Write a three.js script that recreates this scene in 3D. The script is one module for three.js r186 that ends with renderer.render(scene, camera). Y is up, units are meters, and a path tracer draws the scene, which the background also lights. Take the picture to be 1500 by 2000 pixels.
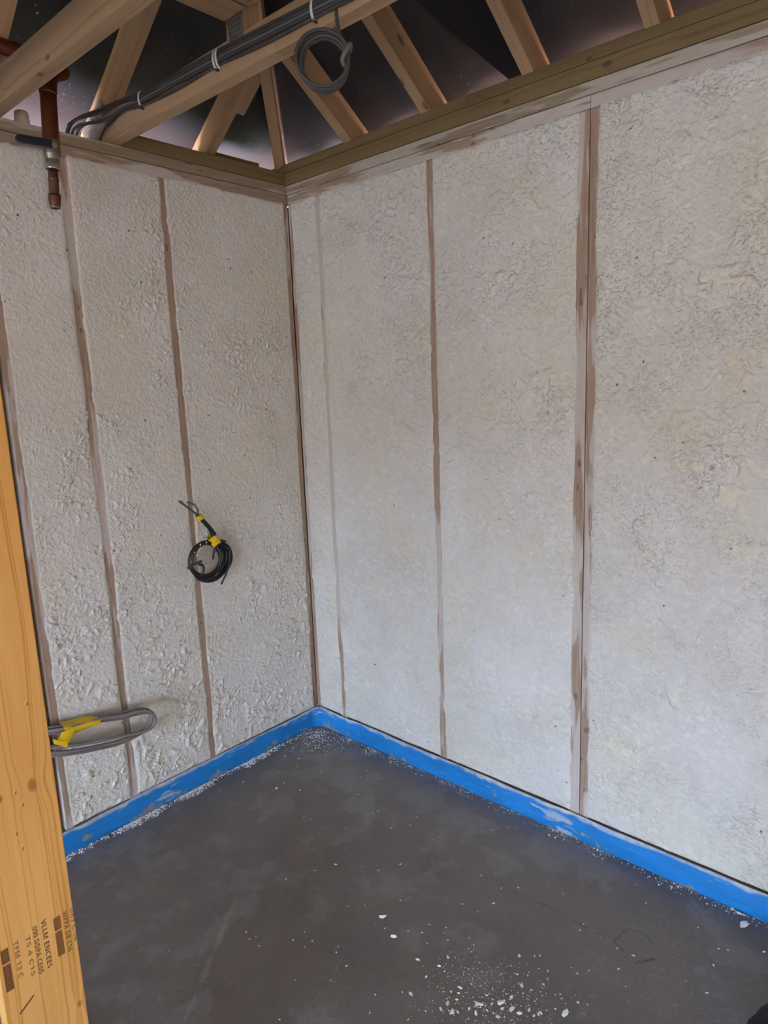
import * as THREE from 'three';
import { mergeGeometries } from 'three/addons/utils/BufferGeometryUtils.js';
import { RoundedBoxGeometry } from 'three/addons/geometries/RoundedBoxGeometry.js';
import { RectAreaLightUniformsLib } from 'three/addons/lights/RectAreaLightUniformsLib.js';

// ------------------------------------------------------------------ camera, sky, light, exposure
const scene = new THREE.Scene();
const camera = new THREE.PerspectiveCamera(74.0, 1500 / 2000, 0.05, 80);
camera.position.set(2.3701, 1.62, 2.0518);
camera.quaternion.setFromRotationMatrix(new THREE.Matrix4().makeBasis(
  new THREE.Vector3(0.74186, -0.03822, -0.66946), new THREE.Vector3(-0.09417, 0.98254, -0.16046), new THREE.Vector3(0.66391, 0.18208, 0.72531)));
const renderer = new THREE.WebGLRenderer({ antialias: true });
renderer.toneMapping = THREE.LinearToneMapping;
renderer.toneMappingExposure = 2.6;
renderer.shadowMap.enabled = true;
RectAreaLightUniformsLib.init();
scene.background = new THREE.Color().setRGB(0.64, 0.86, 1.20);       // overcast sky
scene.backgroundIntensity = 19.5;
const sun = new THREE.DirectionalLight(new THREE.Color().setRGB(1.0, 0.92, 0.82), 105);   // behind the left wall: lights the yard there and the facade added across from the window
sun.position.set(-8, 8, -5); sun.target.position.set(2, 0, 2); sun.castShadow = true;
Object.assign(sun.shadow.camera, { left: -14, right: 14, top: 14, bottom: -14, near: 0.5, far: 40 }); sun.shadow.mapSize.set(2048, 2048);
scene.add(sun, sun.target);
// added area lights topping up the daylight in the unseen doorway and window openings
for (const [w, h, x, y, z, look, c, i] of [[2.6, 2.1, 2.5, 1.05, 7.42, [2.5, 1.05, 0], [0.72, 0.88, 1.12], 0.45], [0.5, 0.7, 4.22, 1.55, 2.4, [0, 1.55, 2.4], [1.0, 0.74, 0.48], 2.2]]) {
  const l = new THREE.RectAreaLight(new THREE.Color().setRGB(...c), i, w, h); l.position.set(x, y, z); l.lookAt(...look); l.castShadow = true; scene.add(l);
}

// ------------------------------------------------------------------ helpers
const V = (x, y, z) => new THREE.Vector3(x, y, z);
const clamp = (x, a = 0, b = 1) => Math.min(b, Math.max(a, x));
const sstep = (a, b, x) => { const t = clamp((x - a) / (b - a)); return t * t * (3 - 2 * t); };
const lerp = (a, b, t) => a + (b - a) * t;
function rng(seed) { let s = seed >>> 0; return () => { s = (s + 0x6D2B79F5) | 0; let t = Math.imul(s ^ (s >>> 15), 1 | s); t = (t + Math.imul(t ^ (t >>> 7), 61 | t)) ^ t; return ((t ^ (t >>> 14)) >>> 0) / 4294967296; }; }
function hash(x, y, s) { let h = Math.imul(x, 374761393) + Math.imul(y, 668265263) + Math.imul(s, 974711); h = Math.imul(h ^ (h >>> 13), 1274126177); return ((h ^ (h >>> 16)) >>> 0) / 4294967296; }
function noise(x, y, s = 0) {
  const ix = Math.floor(x), iy = Math.floor(y), fx = x - ix, fy = y - iy, u = fx * fx * (3 - 2 * fx), v = fy * fy * (3 - 2 * fy);
  const a = hash(ix, iy, s), b = hash(ix + 1, iy, s), c = hash(ix, iy + 1, s), d = hash(ix + 1, iy + 1, s);
  return a + (b - a) * u + (c - a) * v + (a - b - c + d) * u * v;
}
function fbm(x, y, s = 0, o = 4) { let t = 0, a = 0.5, n = 0; for (let i = 0; i < o; i++) { t += a * noise(x, y, s + i * 17); n += a; a *= 0.5; x *= 2.03; y *= 2.03; } return t / n; }
const cell = [0, 0, 0];
function worley(x, y, s = 0) {                                      // cell[0] nearest distance, cell[1] the cell's random number
  const ix = Math.floor(x), iy = Math.floor(y); let best = 9, id = 0;
  for (let j = -1; j < 2; j++) for (let i = -1; i < 2; i++) {
    const cx = ix + i, cy = iy + j, dx = cx + hash(cx, cy, s) - x, dy = cy + hash(cx, cy, s + 5) - y, d = dx * dx + dy * dy;
    if (d < best) { best = d; id = hash(cx, cy, s + 9); }
  }
  cell[0] = Math.sqrt(best); cell[1] = id; return cell;
}
const toByte = (l) => { const c = clamp(l); return Math.round(255 * (c <= 0.0031308 ? 12.92 * c : 1.055 * Math.pow(c, 1 / 2.4) - 0.055)); };
function colorTex(w, h, fn, wrap = THREE.RepeatWrapping) {          // fn(i, j, out) gives linear rgb
  const d = new Uint8Array(w * h * 4), o = [0, 0, 0];
  for (let j = 0, k = 0; j < h; j++) for (let i = 0; i < w; i++, k += 4) { fn(i, j, o); d[k] = toByte(o[0]); d[k + 1] = toByte(o[1]); d[k + 2] = toByte(o[2]); d[k + 3] = 255; }
  const t = new THREE.DataTexture(d, w, h); t.colorSpace = THREE.SRGBColorSpace; t.magFilter = THREE.LinearFilter; t.wrapS = t.wrapT = wrap; t.needsUpdate = true; return t;
}
function valueTex(w, h, data, wrap = THREE.RepeatWrapping) {
  const d = new Float32Array(w * h * 4); for (let i = 0; i < w * h; i++) { d[i * 4] = d[i * 4 + 1] = d[i * 4 + 2] = data[i]; d[i * 4 + 3] = 1; }
  const t = new THREE.DataTexture(d, w, h, THREE.RGBAFormat, THREE.FloatType); t.magFilter = THREE.LinearFilter; t.wrapS = t.wrapT = wrap; t.needsUpdate = true; return t;
}
const used = new Map();
function numbered(n) { const k = used.get(n) ?? 0; used.set(n, k + 1); return k ? `${n}_${String(k).padStart(3, '0')}` : n; }
function tag(o, label, category, group) { o.userData.label = label; o.userData.category = category; if (group) o.userData.group = group; return o; }
function thing(name, label, category, pos = [0, 0, 0], group) { const g = new THREE.Group(); g.name = numbered(name); g.position.set(...pos); scene.add(g); return tag(g, label, category, group); }
function structure(name) { const g = new THREE.Group(); g.name = name; g.userData.kind = 'structure'; scene.add(g); return g; }
function put(name, geo, mat, parent = scene) { const m = new THREE.Mesh(geo, mat); m.name = parent === scene ? numbered(name) : name; m.castShadow = m.receiveShadow = true; parent.add(m); return m; }
const std = (p) => new THREE.MeshStandardMaterial(p);
const lin = (r, g, b) => new THREE.Color().setRGB(r, g, b);

// box with slightly eased edges and uv in metres: u along the longest side
function box(lx, ly, lz, r = 0.0015) {
  const g = new RoundedBoxGeometry(lx, ly, lz, 1, Math.min(r, lx / 3, ly / 3, lz / 3)), p = g.attributes.position, n = g.attributes.normal, uv = g.attributes.uv;
  const dims = [lx, ly, lz], long = dims.indexOf(Math.max(...dims)), get = (a, i, k) => a.array[i * 3 + k], tri = g.index ? null : 3;
  for (let f = 0; f < p.count; f += 3) {
    const s = [0, 0, 0]; for (let i = 0; i < 3; i++) for (let k = 0; k < 3; k++) s[k] += get(n, f + i, k);
    const a = s.map(Math.abs), main = a.indexOf(Math.max(...a));
    for (let i = 0; i < 3; i++) {
      const v = f + i; let u, w;
      if (main === long) { const o = [0, 1, 2].filter((k) => k !== long); u = get(p, v, o[0]) * 0.2; w = get(p, v, o[1]); }
      else { const o = [0, 1, 2].find((k) => k !== long && k !== main); u = get(p, v, long); w = get(p, v, o) + main * 0.13; }
      uv.setXY(v, u, w);
    }
  }
  return g;
}
const shift = (g, x, y, z) => g.translate(x, y, z);
function boxAt(x0, x1, y0, y1, z0, z1, r) { return shift(box(x1 - x0, y1 - y0, z1 - z0, r), (x0 + x1) / 2, (y0 + y1) / 2, (z0 + z1) / 2); }
function uvShift(g, du, dv) { const u = g.attributes.uv; for (let i = 0; i < u.count; i++) u.setXY(i, u.getX(i) + du, u.getY(i) + dv); return g; }
// a timber from a to b; w across, d deep (d measured along up, at right angles to its length)
function beam(a, b, w, d, up = V(0, 1, 0), seed = 0, trim = 0) {
  const x = b.clone().sub(a), len = x.length(); x.normalize();
  const z = x.clone().cross(up).normalize(), y = z.clone().cross(x);
  const g = uvShift(box(len + trim, d, w), seed * 0.37, seed * 0.113);
  g.applyMatrix4(new THREE.Matrix4().makeBasis(x, y, z).setPosition(a.clone().add(b).multiplyScalar(0.5)));
  return g;
}
function tube(pts, r, seg = 0, sides = 10, closed = false, tension = 0.5) {
  const c = new THREE.CatmullRomCurve3(pts.map((p) => (p.isVector3 ? p : V(...p))), closed, 'centripetal', tension);
  const g = new THREE.TubeGeometry(c, seg || pts.length * 10, r, sides, closed);
  if (closed) return g;
  const caps = [];
  for (const t of [0, 1]) { const s = new THREE.SphereGeometry(r, sides, 4); const p = c.getPointAt(t); s.translate(p.x, p.y, p.z); caps.push(s); }
  return mergeGeometries([g, ...caps]);
}

// ------------------------------------------------------------------ materials
function woodMaps(seed, c0, c1, knots, w = 1024, h = 256, lenM = 2.4, highM = 0.3) {
  const r = rng(seed), ks = []; for (let i = 0; i < knots; i++) ks.push([r() * lenM, r() * highM, 0.006 + r() * 0.009]);
  const hgt = new Float32Array(w * h);
  const map = colorTex(w, h, (i, j, o) => {
    const x = i / w * lenM, y = j / h * highM; let yy = y + (fbm(x * 1.3, y * 4, seed) - 0.5) * 0.05, k = 0;
    for (const [kx, ky, kr] of ks) { const dx = (x - kx) * 0.55, dy = y - ky, d = Math.sqrt(dx * dx + dy * dy); yy += dy * 0.9 * Math.exp(-d * d / (kr * kr * 5)); k = Math.max(k, 1 - sstep(kr * 0.5, kr * 1.0, d)); }
    const ring = fbm(yy * 95, x * 0.6, seed + 3, 2), late = sstep(0.55, 0.8, ring), fine = noise(x * 25, y * 900, seed + 7);
    const tone = clamp(late * 0.55 + fine * 0.22 + (fbm(x * 3, y * 14, seed + 11) - 0.5) * 0.5);
    for (let c = 0; c < 3; c++) o[c] = lerp(lerp(c0[c], c1[c], tone), c1[c] * 0.42, k * 0.8);
    hgt[j * w + i] = 0.5 + late * 0.3 + fine * 0.2 - k * 0.2;
  });
  map.repeat.set(1 / lenM, 1 / highM);
  const bump = valueTex(w, h, hgt); bump.repeat.copy(map.repeat);
  return { map, bumpMap: bump, bumpScale: 0.0007 };
}
const M = {};
M.pine = [11, 12, 13].map((s) => std({ ...woodMaps(s, [0.43, 0.28, 0.16], [0.29, 0.172, 0.085], 7), roughness: 0.72 }));
M.treated = [21, 22].map((s) => std({ ...woodMaps(s, [0.200, 0.138, 0.060], [0.130, 0.084, 0.032], 6), roughness: 0.8 }));
M.sheathing = std({ color: lin(0.30, 0.22, 0.14), roughness: 0.9 });
M.plainFoam = std({ color: lin(0.72, 0.70, 0.64), roughness: 0.95 });

// ------------------------------------------------------------------ sprayed foam: height and colour of each wall
const PX = 0.0016, FH = 1600;                                         // 2.56 m high
function foamWall(w, seed, left) {
  const geo = new Float32Array(w * FH), fine = new Float32Array(w * FH), tone = new Float32Array(w * FH), cream = new Float32Array(w * FH), pit = new Float32Array(w * FH);
  const crusts = left ? [] : [[1.79, 1.87, .13, .035], [1.67, 1.36, .07, .02], [1.84, 1.37, .07, .02], [1.84, 1.12, .09, .035], [1.69, 1.86, .05, .03], [1.49, 1.80, .05, .04], [1.93, .62, .05, .03], [1.40, 1.88, .06, .05], [1.80, 1.62, .06, .05], [1.62, 1.05, .07, .05], [1.55, 1.18, .08, .03], [1.75, .80, .12, .05], [1.80, 1.28, .10, .03], [1.60, 1.02, .09, .025], [1.47, .98, .05, .02], [1.70, .60, .08, .05], [1.55, .45, .10, .08], [1.25, 1.62, .06, .03], [1.05, 1.95, .08, .04], [1.90, 2.05, .08, .05]];
  const r = rng(seed), pits = []; for (let i = 0; i < (left ? 60 : 55); i++) pits.push([r() * w * PX, r() * 2.4, 0.002 + r() * 0.003]);
  for (let j = 0, k = 0; j < FH; j++) for (let i = 0; i < w; i++, k++) {
    const s = i * PX, y = j * PX;
    const wx = (noise(s * 30, y * 30, seed) - 0.5) * 0.5, wy = (noise(s * 30, y * 30, seed + 1) - 0.5) * 0.5;
    const patch = fbm(s * 3.1, y * 2.3, seed + 2, 3);
    let g = (fbm(s * 4, y * 4, seed + 3, 2) - 0.5) * (left ? 0.008 : 0.005), f = 0, cr = 0;
    if (left) {                                                       // popcorn skin, coarser low down
      const rough = sstep(0.34, 0.62, patch + 0.22 * (1 - y / 1.5)) * 0.85 + 0.15, clump = sstep(0.42, 0.62, fbm(s * 17, y * 15, seed + 12, 3));
      const c = worley(s * 60 + wx * 3, y * 48 + wy * 3, seed + 20), b = c[1] > 0.52 ? sstep(0.46, 0.08, c[0]) * c[1] * (0.3 + 0.7 * clump) : 0;
      const big = worley(s * 25 + wx * 3, y * 23 + wy * 3, seed + 25), b0 = big[1] > 0.62 ? sstep(0.48, 0.12, big[0]) * sstep(1.4, 0.5, y) : 0;
      const c2 = worley(s * 120 + wx * 4, y * 95 + wy * 4, seed + 30), b2 = c2[1] > 0.55 ? sstep(0.45, 0.1, c2[0]) * c2[1] * (0.3 + 0.7 * clump) : 0;
      g += b * rough * 0.0085 + b0 * rough * 0.0065; f += b2 * (0.2 + 0.8 * rough) * 0.0032 + b * rough * 0.0014;
      cr = b * rough * 0.6 + b2 * 0.35;
    } else {                                                          // pared skin with flaky blisters
      const rough = 0.18 + 0.82 * sstep(0.36, 0.60, patch);
      const c = worley(s * 34 + wx * 3, y * 38 + wy * 3, seed + 20), on = c[1] > 0.45 ? 1 : 0.15, b = sstep(0.55, 0.2, c[0]) * on;
      const c2 = worley(s * 85 + wx * 4, y * 85 + wy * 4, seed + 30), b2 = sstep(0.5, 0.15, c2[0]) * (c2[1] > 0.4 ? 1 : 0);
      const rid = 1 - Math.abs(2 * fbm(s * 9 + y * 4 + wx, y * 13 - s * 3 + wy, seed + 40, 3) - 1), edge = sstep(0.90, 0.97, rid) * sstep(0.4, 0.6, fbm(s * 4, y * 4, seed + 44, 2));
      const cut = fbm((s * 0.8 - y * 0.6) * 9, (s * 0.6 + y * 0.8) * 55, seed + 50, 2) - 0.5;
      const c3 = worley(s * 150 + wx * 4, y * 150 + wy * 4, seed + 35), b3 = sstep(0.5, 0.15, c3[0]) * (c3[1] > 0.55 ? 1 : 0), gritty = sstep(0.40, 0.60, fbm(s * 7, y * 8, seed + 36, 3));
      const flake = sstep(0.535, 0.575, fbm(s * 34 + wx * 0.6, y * 36 + wy * 0.6, seed + 52, 4)) * sstep(0.44, 0.60, fbm(s * 5.5, y * 7, seed + 54, 3)), chip = sstep(0.60, 0.63, fbm(s * 75, y * 80, seed + 56, 3)) * sstep(0.42, 0.58, fbm(s * 8, y * 9, seed + 58, 2));
      g += b * rough * 0.0022 + edge * 0.0016 + flake * 0.0034; f += flake * 0.0010 + chip * 0.0018; cr = Math.max(cr, flake * 0.18 + chip * 0.25); f += b2 * (0.12 + rough) * (0.3 + gritty) * 0.0021 + b3 * (0.25 + 0.75 * gritty) * 0.0013 + edge * 0.0014 + cut * 0.0014;
      for (const [cs, cy, rs, ry] of crusts) {
        const dx = (s - cs) / rs, dy = (y - cy) / ry, d = dx * dx + dy * dy; if (d > 2) continue;
        const m = sstep(0.51, 0.56, fbm(s * 26, y * 26, seed + 60, 3)) * sstep(1.6, 0.5, d); g += m * 0.0062; f += m * 0.001; cr = Math.max(cr, m);
      }
      cr = Math.max(cr, b * rough * 0.35);
    }
    f += (noise(s * 260, y * 260, seed + 8) - 0.5) * 0.0011 + (noise(s * 120, y * 120, seed + 9) - 0.5) * 0.0016;
    geo[k] = g; fine[k] = f; cream[k] = cr; tone[k] = fbm(s * 6, y * 5, seed + 70, 4);
  }
  for (const [ps, py, pr] of pits) { const n = Math.ceil(pr * 1.4 / PX), ci = Math.round(ps / PX), cj = Math.round(py / PX);
    for (let j = -n; j <= n; j++) for (let i = -n; i <= n; i++) { const a = ci + i, b = cj + j; if (a < 0 || b < 0 || a >= w || b >= FH) continue; const d = Math.hypot(i, j) * PX / pr + (noise(i * 0.8, j * 0.8, ci) - 0.5); const q = sstep(1, 0.5, d); pit[b * w + a] = Math.max(pit[b * w + a], q); fine[b * w + a] -= q * 0.003; } }
  const map = colorTex(w, FH, (i, j, o) => {
    const k = j * w + i, t = tone[k], yel = sstep(0.52, 0.72, t) * 0.7, c = cream[k], grain = (hash(i, j, seed) - 0.5) * 0.05 + (fbm(i * PX * 62, j * PX * 58, seed + 80, 3) - 0.5) * (left ? 0.06 : 0.07) + 0.05 * sstep(0.72, 0.80, noise(i * PX * 75, j * PX * 80, seed + 85)) * sstep(0.45, 0.6, noise(i * PX * 9, j * PX * 9, seed + 86)), p = 1 - 0.75 * pit[k];
    const pale = sstep(0.5, 0.25, t) * 0.03;
    o[0] = (0.650 + c * 0.06 + grain + pale) * p; o[1] = (0.628 - yel * 0.006 + c * 0.05 + grain + pale) * p; o[2] = (0.590 - yel * 0.055 + c * 0.01 + grain + pale * 1.2) * p;
  });
  const mn = -0.004, mx = 0.010, b = valueTex(w, FH, fine.map((v) => clamp((v - mn) / (mx - mn))));
  map.repeat.set(1 / (w * PX), 1 / (FH * PX)); b.repeat.copy(map.repeat);
  const mat = std({ map, bumpMap: b, bumpScale: mx - mn, roughness: 0.93 });
  const at = (s, y) => { const x = clamp(s / PX, 0, w - 1.01), q = clamp(y / PX, 0, FH - 1.01), i = Math.floor(x), j = Math.floor(q), u = x - i, v = q - j, k = j * w + i; return lerp(lerp(geo[k], geo[k + 1], u), lerp(geo[k + w], geo[k + w + 1], u), v); };
  return { mat, at };
}
// one bay of foam between two timbers: ragged edges that bulge over the studs
function foamPanel(parent, field, left, s0, s1, y0, y1, step, seed, ragged = 0.5) {
  const nx = Math.max(2, Math.round((s1 - s0) / step)), ny = Math.max(2, Math.round((y1 - y0) / step)), pos = [], uv = [], idx = [], W = nx + 3;
  const wob = (t, k) => ragged * (0.030 * Math.max(0, fbm(t * 6, k, seed, 3) - 0.42) + 0.004 * noise(t * 60, k, seed + 4) + 0.010 * sstep(0.80, 0.95, noise(t * 16, k, seed + 6)));   // always over the stud, never short of it
  for (let j = -1; j <= ny + 1; j++) for (let i = -1; i <= nx + 1; i++) {
    const u = clamp(i / nx), v = clamp(j / ny), yy = lerp(y0, y1, v), ss = lerp(s0, s1, u);
    const s = ss - wob(yy, 3) * sstep(0.25, 0, u) + wob(yy, 8) * sstep(0.75, 1, u), y = yy + wob(ss, 13) * sstep(0.9, 1, v) * 1.2 - wob(ss, 17) * sstep(0.06, 0, v) * 0.4;
    const rim = Math.min(i, nx - i, j, ny - j);
    const n = rim < 0 ? -0.02 : (rim === 0 ? 0.0008 : 0.0035 + field.at(s, y) * Math.min(1, rim / 3));
    pos.push(...(left ? [n, y, s] : [s, y, n])); uv.push(s, y);
  }
  for (let j = 0; j < ny + 2; j++) for (let i = 0; i < nx + 2; i++) { const a = j * W + i, b = a + 1, c = a + W, d = c + 1; left ? idx.push(a, c, b, b, c, d) : idx.push(a, b, c, b, d, c); }
  const g = new THREE.BufferGeometry(); g.setAttribute('position', new THREE.Float32BufferAttribute(pos, 3)); g.setAttribute('uv', new THREE.Float32BufferAttribute(uv, 2)); g.setIndex(idx); g.computeVertexNormals();
  const nn = g.attributes.normal;                                      // the rim takes the slope of the foam just inside it
  for (let j = 0; j <= ny + 2; j++) for (let i = 0; i <= nx + 2; i++) { const ci = clamp(i, 2, nx), cj = clamp(j, 2, ny); if (ci === i && cj === j) continue; const q = cj * W + ci; nn.setXYZ(j * W + i, nn.getX(q), nn.getY(q), nn.getZ(q)); }
  return put('foam_panel', g, field.mat, parent);
}
// studs and plates carry smears of foam over bare wood: one print per timber, u across its face, v along it
function smearedMat(w, len, seed, cover, bare = [0.34, 0.225, 0.155], film = [0.56, 0.51, 0.475], w1 = 64) {
  const h = Math.min(1600, Math.round(len / 0.0022)), hg = new Float32Array(w1 * h);
  const map = colorTex(w1, h, (i, j, o) => {
    const x = i / w1 * w, y = j / h * len, grain = fbm(x * 300, y * 5, seed, 3), knot = sstep(0.90, 0.94, noise(x * 55, y * 26, seed + 2));
    const patch = fbm(x * 22, y * 3.2, seed + 5, 4), streak = noise(x * 120, y * 9, seed + 6), edge = 0.10 * Math.pow(Math.abs(x / w - 0.5) * 2, 3);
    const m = sstep(0.50, 0.60, patch + (streak - 0.5) * 0.16 + edge + (cover - 0.5) * 0.5) * (0.72 + 0.28 * noise(x * 400, y * 400, seed + 7)), thin = 0.22 * fbm(x * 60, y * 20, seed + 8, 3);
    const f = clamp(m * 0.85 + thin);
    for (let c = 0; c < 3; c++) o[c] = lerp(bare[c] * (0.72 + 0.55 * grain) * (1 - 0.6 * knot), film[c] * (0.9 + 0.2 * grain), f);
    hg[j * w1 + i] = 0.3 * grain + 0.5 * f;
  }, THREE.ClampToEdgeWrapping);
  const bump = valueTex(w1, h, hg, THREE.ClampToEdgeWrapping);
  return std({ map, bumpMap: bump, bumpScale: 0.0012, roughness: 0.86 });
}
function faceUV(g, ax, x0, x1, ay, y0, y1) { const p = g.attributes.position, u = g.attributes.uv; for (let i = 0; i < p.count; i++) u.setXY(i, clamp((p.array[i * 3 + ax] - x0) / (x1 - x0)), clamp((p.array[i * 3 + ay] - y0) / (y1 - y0))); return g; }

// ------------------------------------------------------------------ the room shell
const RX = 4.2, RZ = 7.4, TOP = 2.438;                                // room size, top of the stud panels
M.soleWood = std({ ...woodMaps(31, [0.27, 0.24, 0.21], [0.19, 0.165, 0.14], 3), roughness: 0.9 });
const right = foamWall(1600, 101, false), left = foamWall(800, 303, true);

{ // right-hand wall (z = 0)
  const w = structure('wall_right');
  put('sheathing', boxAt(-0.17, RX + 0.17, 0, TOP, -0.165, -0.145), M.sheathing, w);
  const studs = [[0.003, 0.031, 0.45], [0.170, 0.206, 0.66], [0.756, 0.793, 0.50], [1.338, 1.3775, 0.58], [1.381, 1.414, 0.56], [2.010, 2.048, 0.5], [2.60, 2.638, 0.5], [3.2, 3.238, 0.5], [3.8, 3.838, 0.5]];
  studs.forEach(([a, b, cov], i) => put('stud', faceUV(boxAt(a, b, 0.038, 2.399, -0.142, 0, 0.001), 0, a, b, 1, 0.038, 2.399), smearedMat(b - a, 2.36, 400 + i, cov), w));
  put('sole_plate', boxAt(0, RX, 0, 0.089, -0.142, 0.003), M.soleWood, w);
  [[0, 1.3795], [1.3805, RX]].forEach(([a, b], i) => put('head_plate', faceUV(boxAt(a, b, 2.401, TOP - 0.001, -0.142, 0.0005, 0.001), 1, 2.401, TOP, 0, a, b), smearedMat(0.037, b - a, 430 + i, i ? 0.66 : 0.56), w));
  put('wall_plate', faceUV(boxAt(-0.142, RX, TOP + 0.0015, 2.4755, -0.142, 0.001, 0.001), 1, TOP, 2.476, 0, 0, RX), smearedMat(0.038, RX, 440, 0.72, [0.27, 0.20, 0.125], [0.47, 0.425, 0.375]), w);
  put('wall_plate', uvShift(boxAt(-0.142, RX, 2.4785, 2.527, -0.142, 0.0), 0.4, 0.1), M.treated[0], w);
  put('wall_plate', uvShift(boxAt(-0.142, RX, 2.5305, 2.565, -0.142, -0.005), 1.1, 0.2), M.treated[1], w);
  const bays = [[0.027, 0.172], [0.203, 0.758], [0.791, 1.340], [1.411, 2.012], [2.046, 2.602], [2.636, 3.202], [3.236, 3.802], [3.836, 4.2]];
  bays.forEach(([a, b], i) => foamPanel(w, right, false, a, b, 0.098, 2.399, i < 4 ? 0.005 : 0.03, 500 + i));
}
{ // left-hand wall (x = 0)
  const w = structure('wall_left');
  put('sheathing', boxAt(-0.165, -0.145, 0, TOP, -0.145, RZ + 0.17), M.sheathing, w);
  const studs = [[0.002, 0.030, 0.30], [0.583, 0.618, 0.12], [0.940, 0.978, 0.5], [1.196, 1.224, 0.45], [1.262, 1.30, 0.4], [1.8, 1.838, 0.4], [2.4, 2.438, 0.4], [3.0, 3.038, 0.4], [3.6, 3.638, 0.4]];
  studs.forEach(([a, b, cov], i) => put('stud', faceUV(boxAt(-0.142, 0, 0.038, 2.399, a, b, 0.001), 2, a, b, 1, 0.038, 2.399), smearedMat(b - a, 2.36, 600 + i, cov), w));
  put('stud', boxAt(-0.142, -0.030, 0.038, 2.399, 1.2245, 1.2615), M.treated[1], w);
  put('sole_plate', boxAt(-0.142, 0.003, 0, 0.087, 0, RZ), M.soleWood, w);
  put('head_plate', faceUV(boxAt(-0.142, 0.0005, 2.401, TOP - 0.001, 0.002, RZ, 0.001), 1, 2.401, TOP, 2, 0, RZ), smearedMat(0.037, RZ, 640, 0.36, [0.31, 0.215, 0.15]), w);
  put('wall_plate', faceUV(boxAt(-0.142, 0.001, TOP + 0.0015, 2.4755, 0.002, RZ, 0.001), 1, TOP, 2.476, 2, 0, RZ), smearedMat(0.038, RZ, 641, 0.36, [0.26, 0.195, 0.12], [0.44, 0.40, 0.35]), w);
  put('wall_plate', uvShift(boxAt(-0.142, -0.004, 2.4785, 2.528, 0.002, 0.742), 0.7, 0.05), M.treated[0], w);
  put('blocking', boxAt(-0.142, -0.120, 2.4765, 2.515, 0.80, RZ), M.treated[1], w); put('blocking', boxAt(-0.142, -0.100, 2.529, 2.578, 0.06, 0.30), M.treated[1], w);  // first board added to cut light from the eaves, second set back near corner
  const bays = [[0.027, 0.585], [0.616, 0.942], [0.976, 1.198], [1.298, 1.802], [1.836, 2.402], [2.436, 3.002], [3.036, 3.602], [3.636, RZ]];
  bays.forEach(([a, b], i) => foamPanel(w, left, true, a, b, 0.094, 2.400, i < 3 ? 0.004 : 0.03, 700 + i, 0.45));
}
{ // the two walls behind the camera; the doorway stands in the one opposite the right-hand wall
  const n = structure('wall_near');
  const w0 = 2.15, w1 = 2.65, s0 = 1.2, s1 = 1.9;                       // unseen window, added to let warm light onto the post and left wall
  put('lining', boxAt(RX, RX + 0.16, 0, 2.48, -0.16, w0), M.plainFoam, n); put('lining', boxAt(RX, RX + 0.16, 0, 2.48, w1, RZ + 0.16), M.plainFoam, n);
  put('lining', boxAt(RX, RX + 0.16, 0, s0, w0, w1), M.plainFoam, n); put('lintel', boxAt(RX, RX + 0.16, s1, 2.48, w0, w1), M.plainFoam, n);
  const r = structure('wall_rear');
  const d0 = 1.2, d1 = 3.8, dh = 2.04;
  put('lining', boxAt(-0.16, d0, 0, 2.48, RZ, RZ + 0.16), M.plainFoam, r);
  put('lining', boxAt(d1, RX, 0, 2.48, RZ, RZ + 0.16), M.plainFoam, r);
  put('lintel', boxAt(d0, d1, dh, 2.48, RZ, RZ + 0.16), M.plainFoam, r);
}
{ // outer leaf of red brick, seen only by its light on the eaves
  const m = std({ color: lin(0.46, 0.20, 0.12), roughness: 0.9 });
  const o = structure('outer_leaf');
  put('brickwork', boxAt(-0.32, -0.215, -0.3, 2.20, -0.32, RZ + 0.3), m, o);
  put('brickwork', boxAt(-0.215, RX + 0.3, -0.3, 2.20, -0.32, -0.215), m, o);
  const g = structure('ground_outside');  // unseen ground; tones set for the light it bounces to eaves and rafters
  put('hardstanding', boxAt(-14, 9, -0.35, -0.25, RZ + 0.16, 24), std({ color: lin(0.085, 0.072, 0.058), roughness: 0.95 }), g);
  put('hardstanding', boxAt(-2.4, -0.32, -0.35, -0.25, -14, RZ + 0.16), std({ color: lin(0.70, 0.67, 0.74), roughness: 0.95 }), g);
  put('dark_ground', boxAt(-14, -2.4, -0.35, -0.26, -14, RZ + 0.16), std({ color: lin(0.07, 0.09, 0.04), roughness: 0.95 }), g);
  put('hardstanding', boxAt(-0.32, 9, -0.35, -0.25, -14, -0.32), std({ color: lin(0.62, 0.36, 0.26), roughness: 0.95 }), g);
  put('hardstanding', boxAt(RX + 0.16, 9, -0.35, -0.25, -0.32, RZ + 0.16), std({ color: lin(0.30, 0.25, 0.20), roughness: 0.95 }), g);
  const b2 = structure('bounce_facade');  // unseen facade added to bounce warm sunlight through the window and hide sky
  put('facade', boxAt(9, 9.4, -0.3, 6.5, -6, 11), std({ color: lin(0.30, 0.20, 0.122), roughness: 0.9 }), b2);
  const b = structure('building_opposite');
  put('facade', boxAt(-12, 16, -0.3, 3.0, 21, 21.4), std({ color: lin(0.10, 0.075, 0.055), roughness: 0.9 }), b);
}

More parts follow.
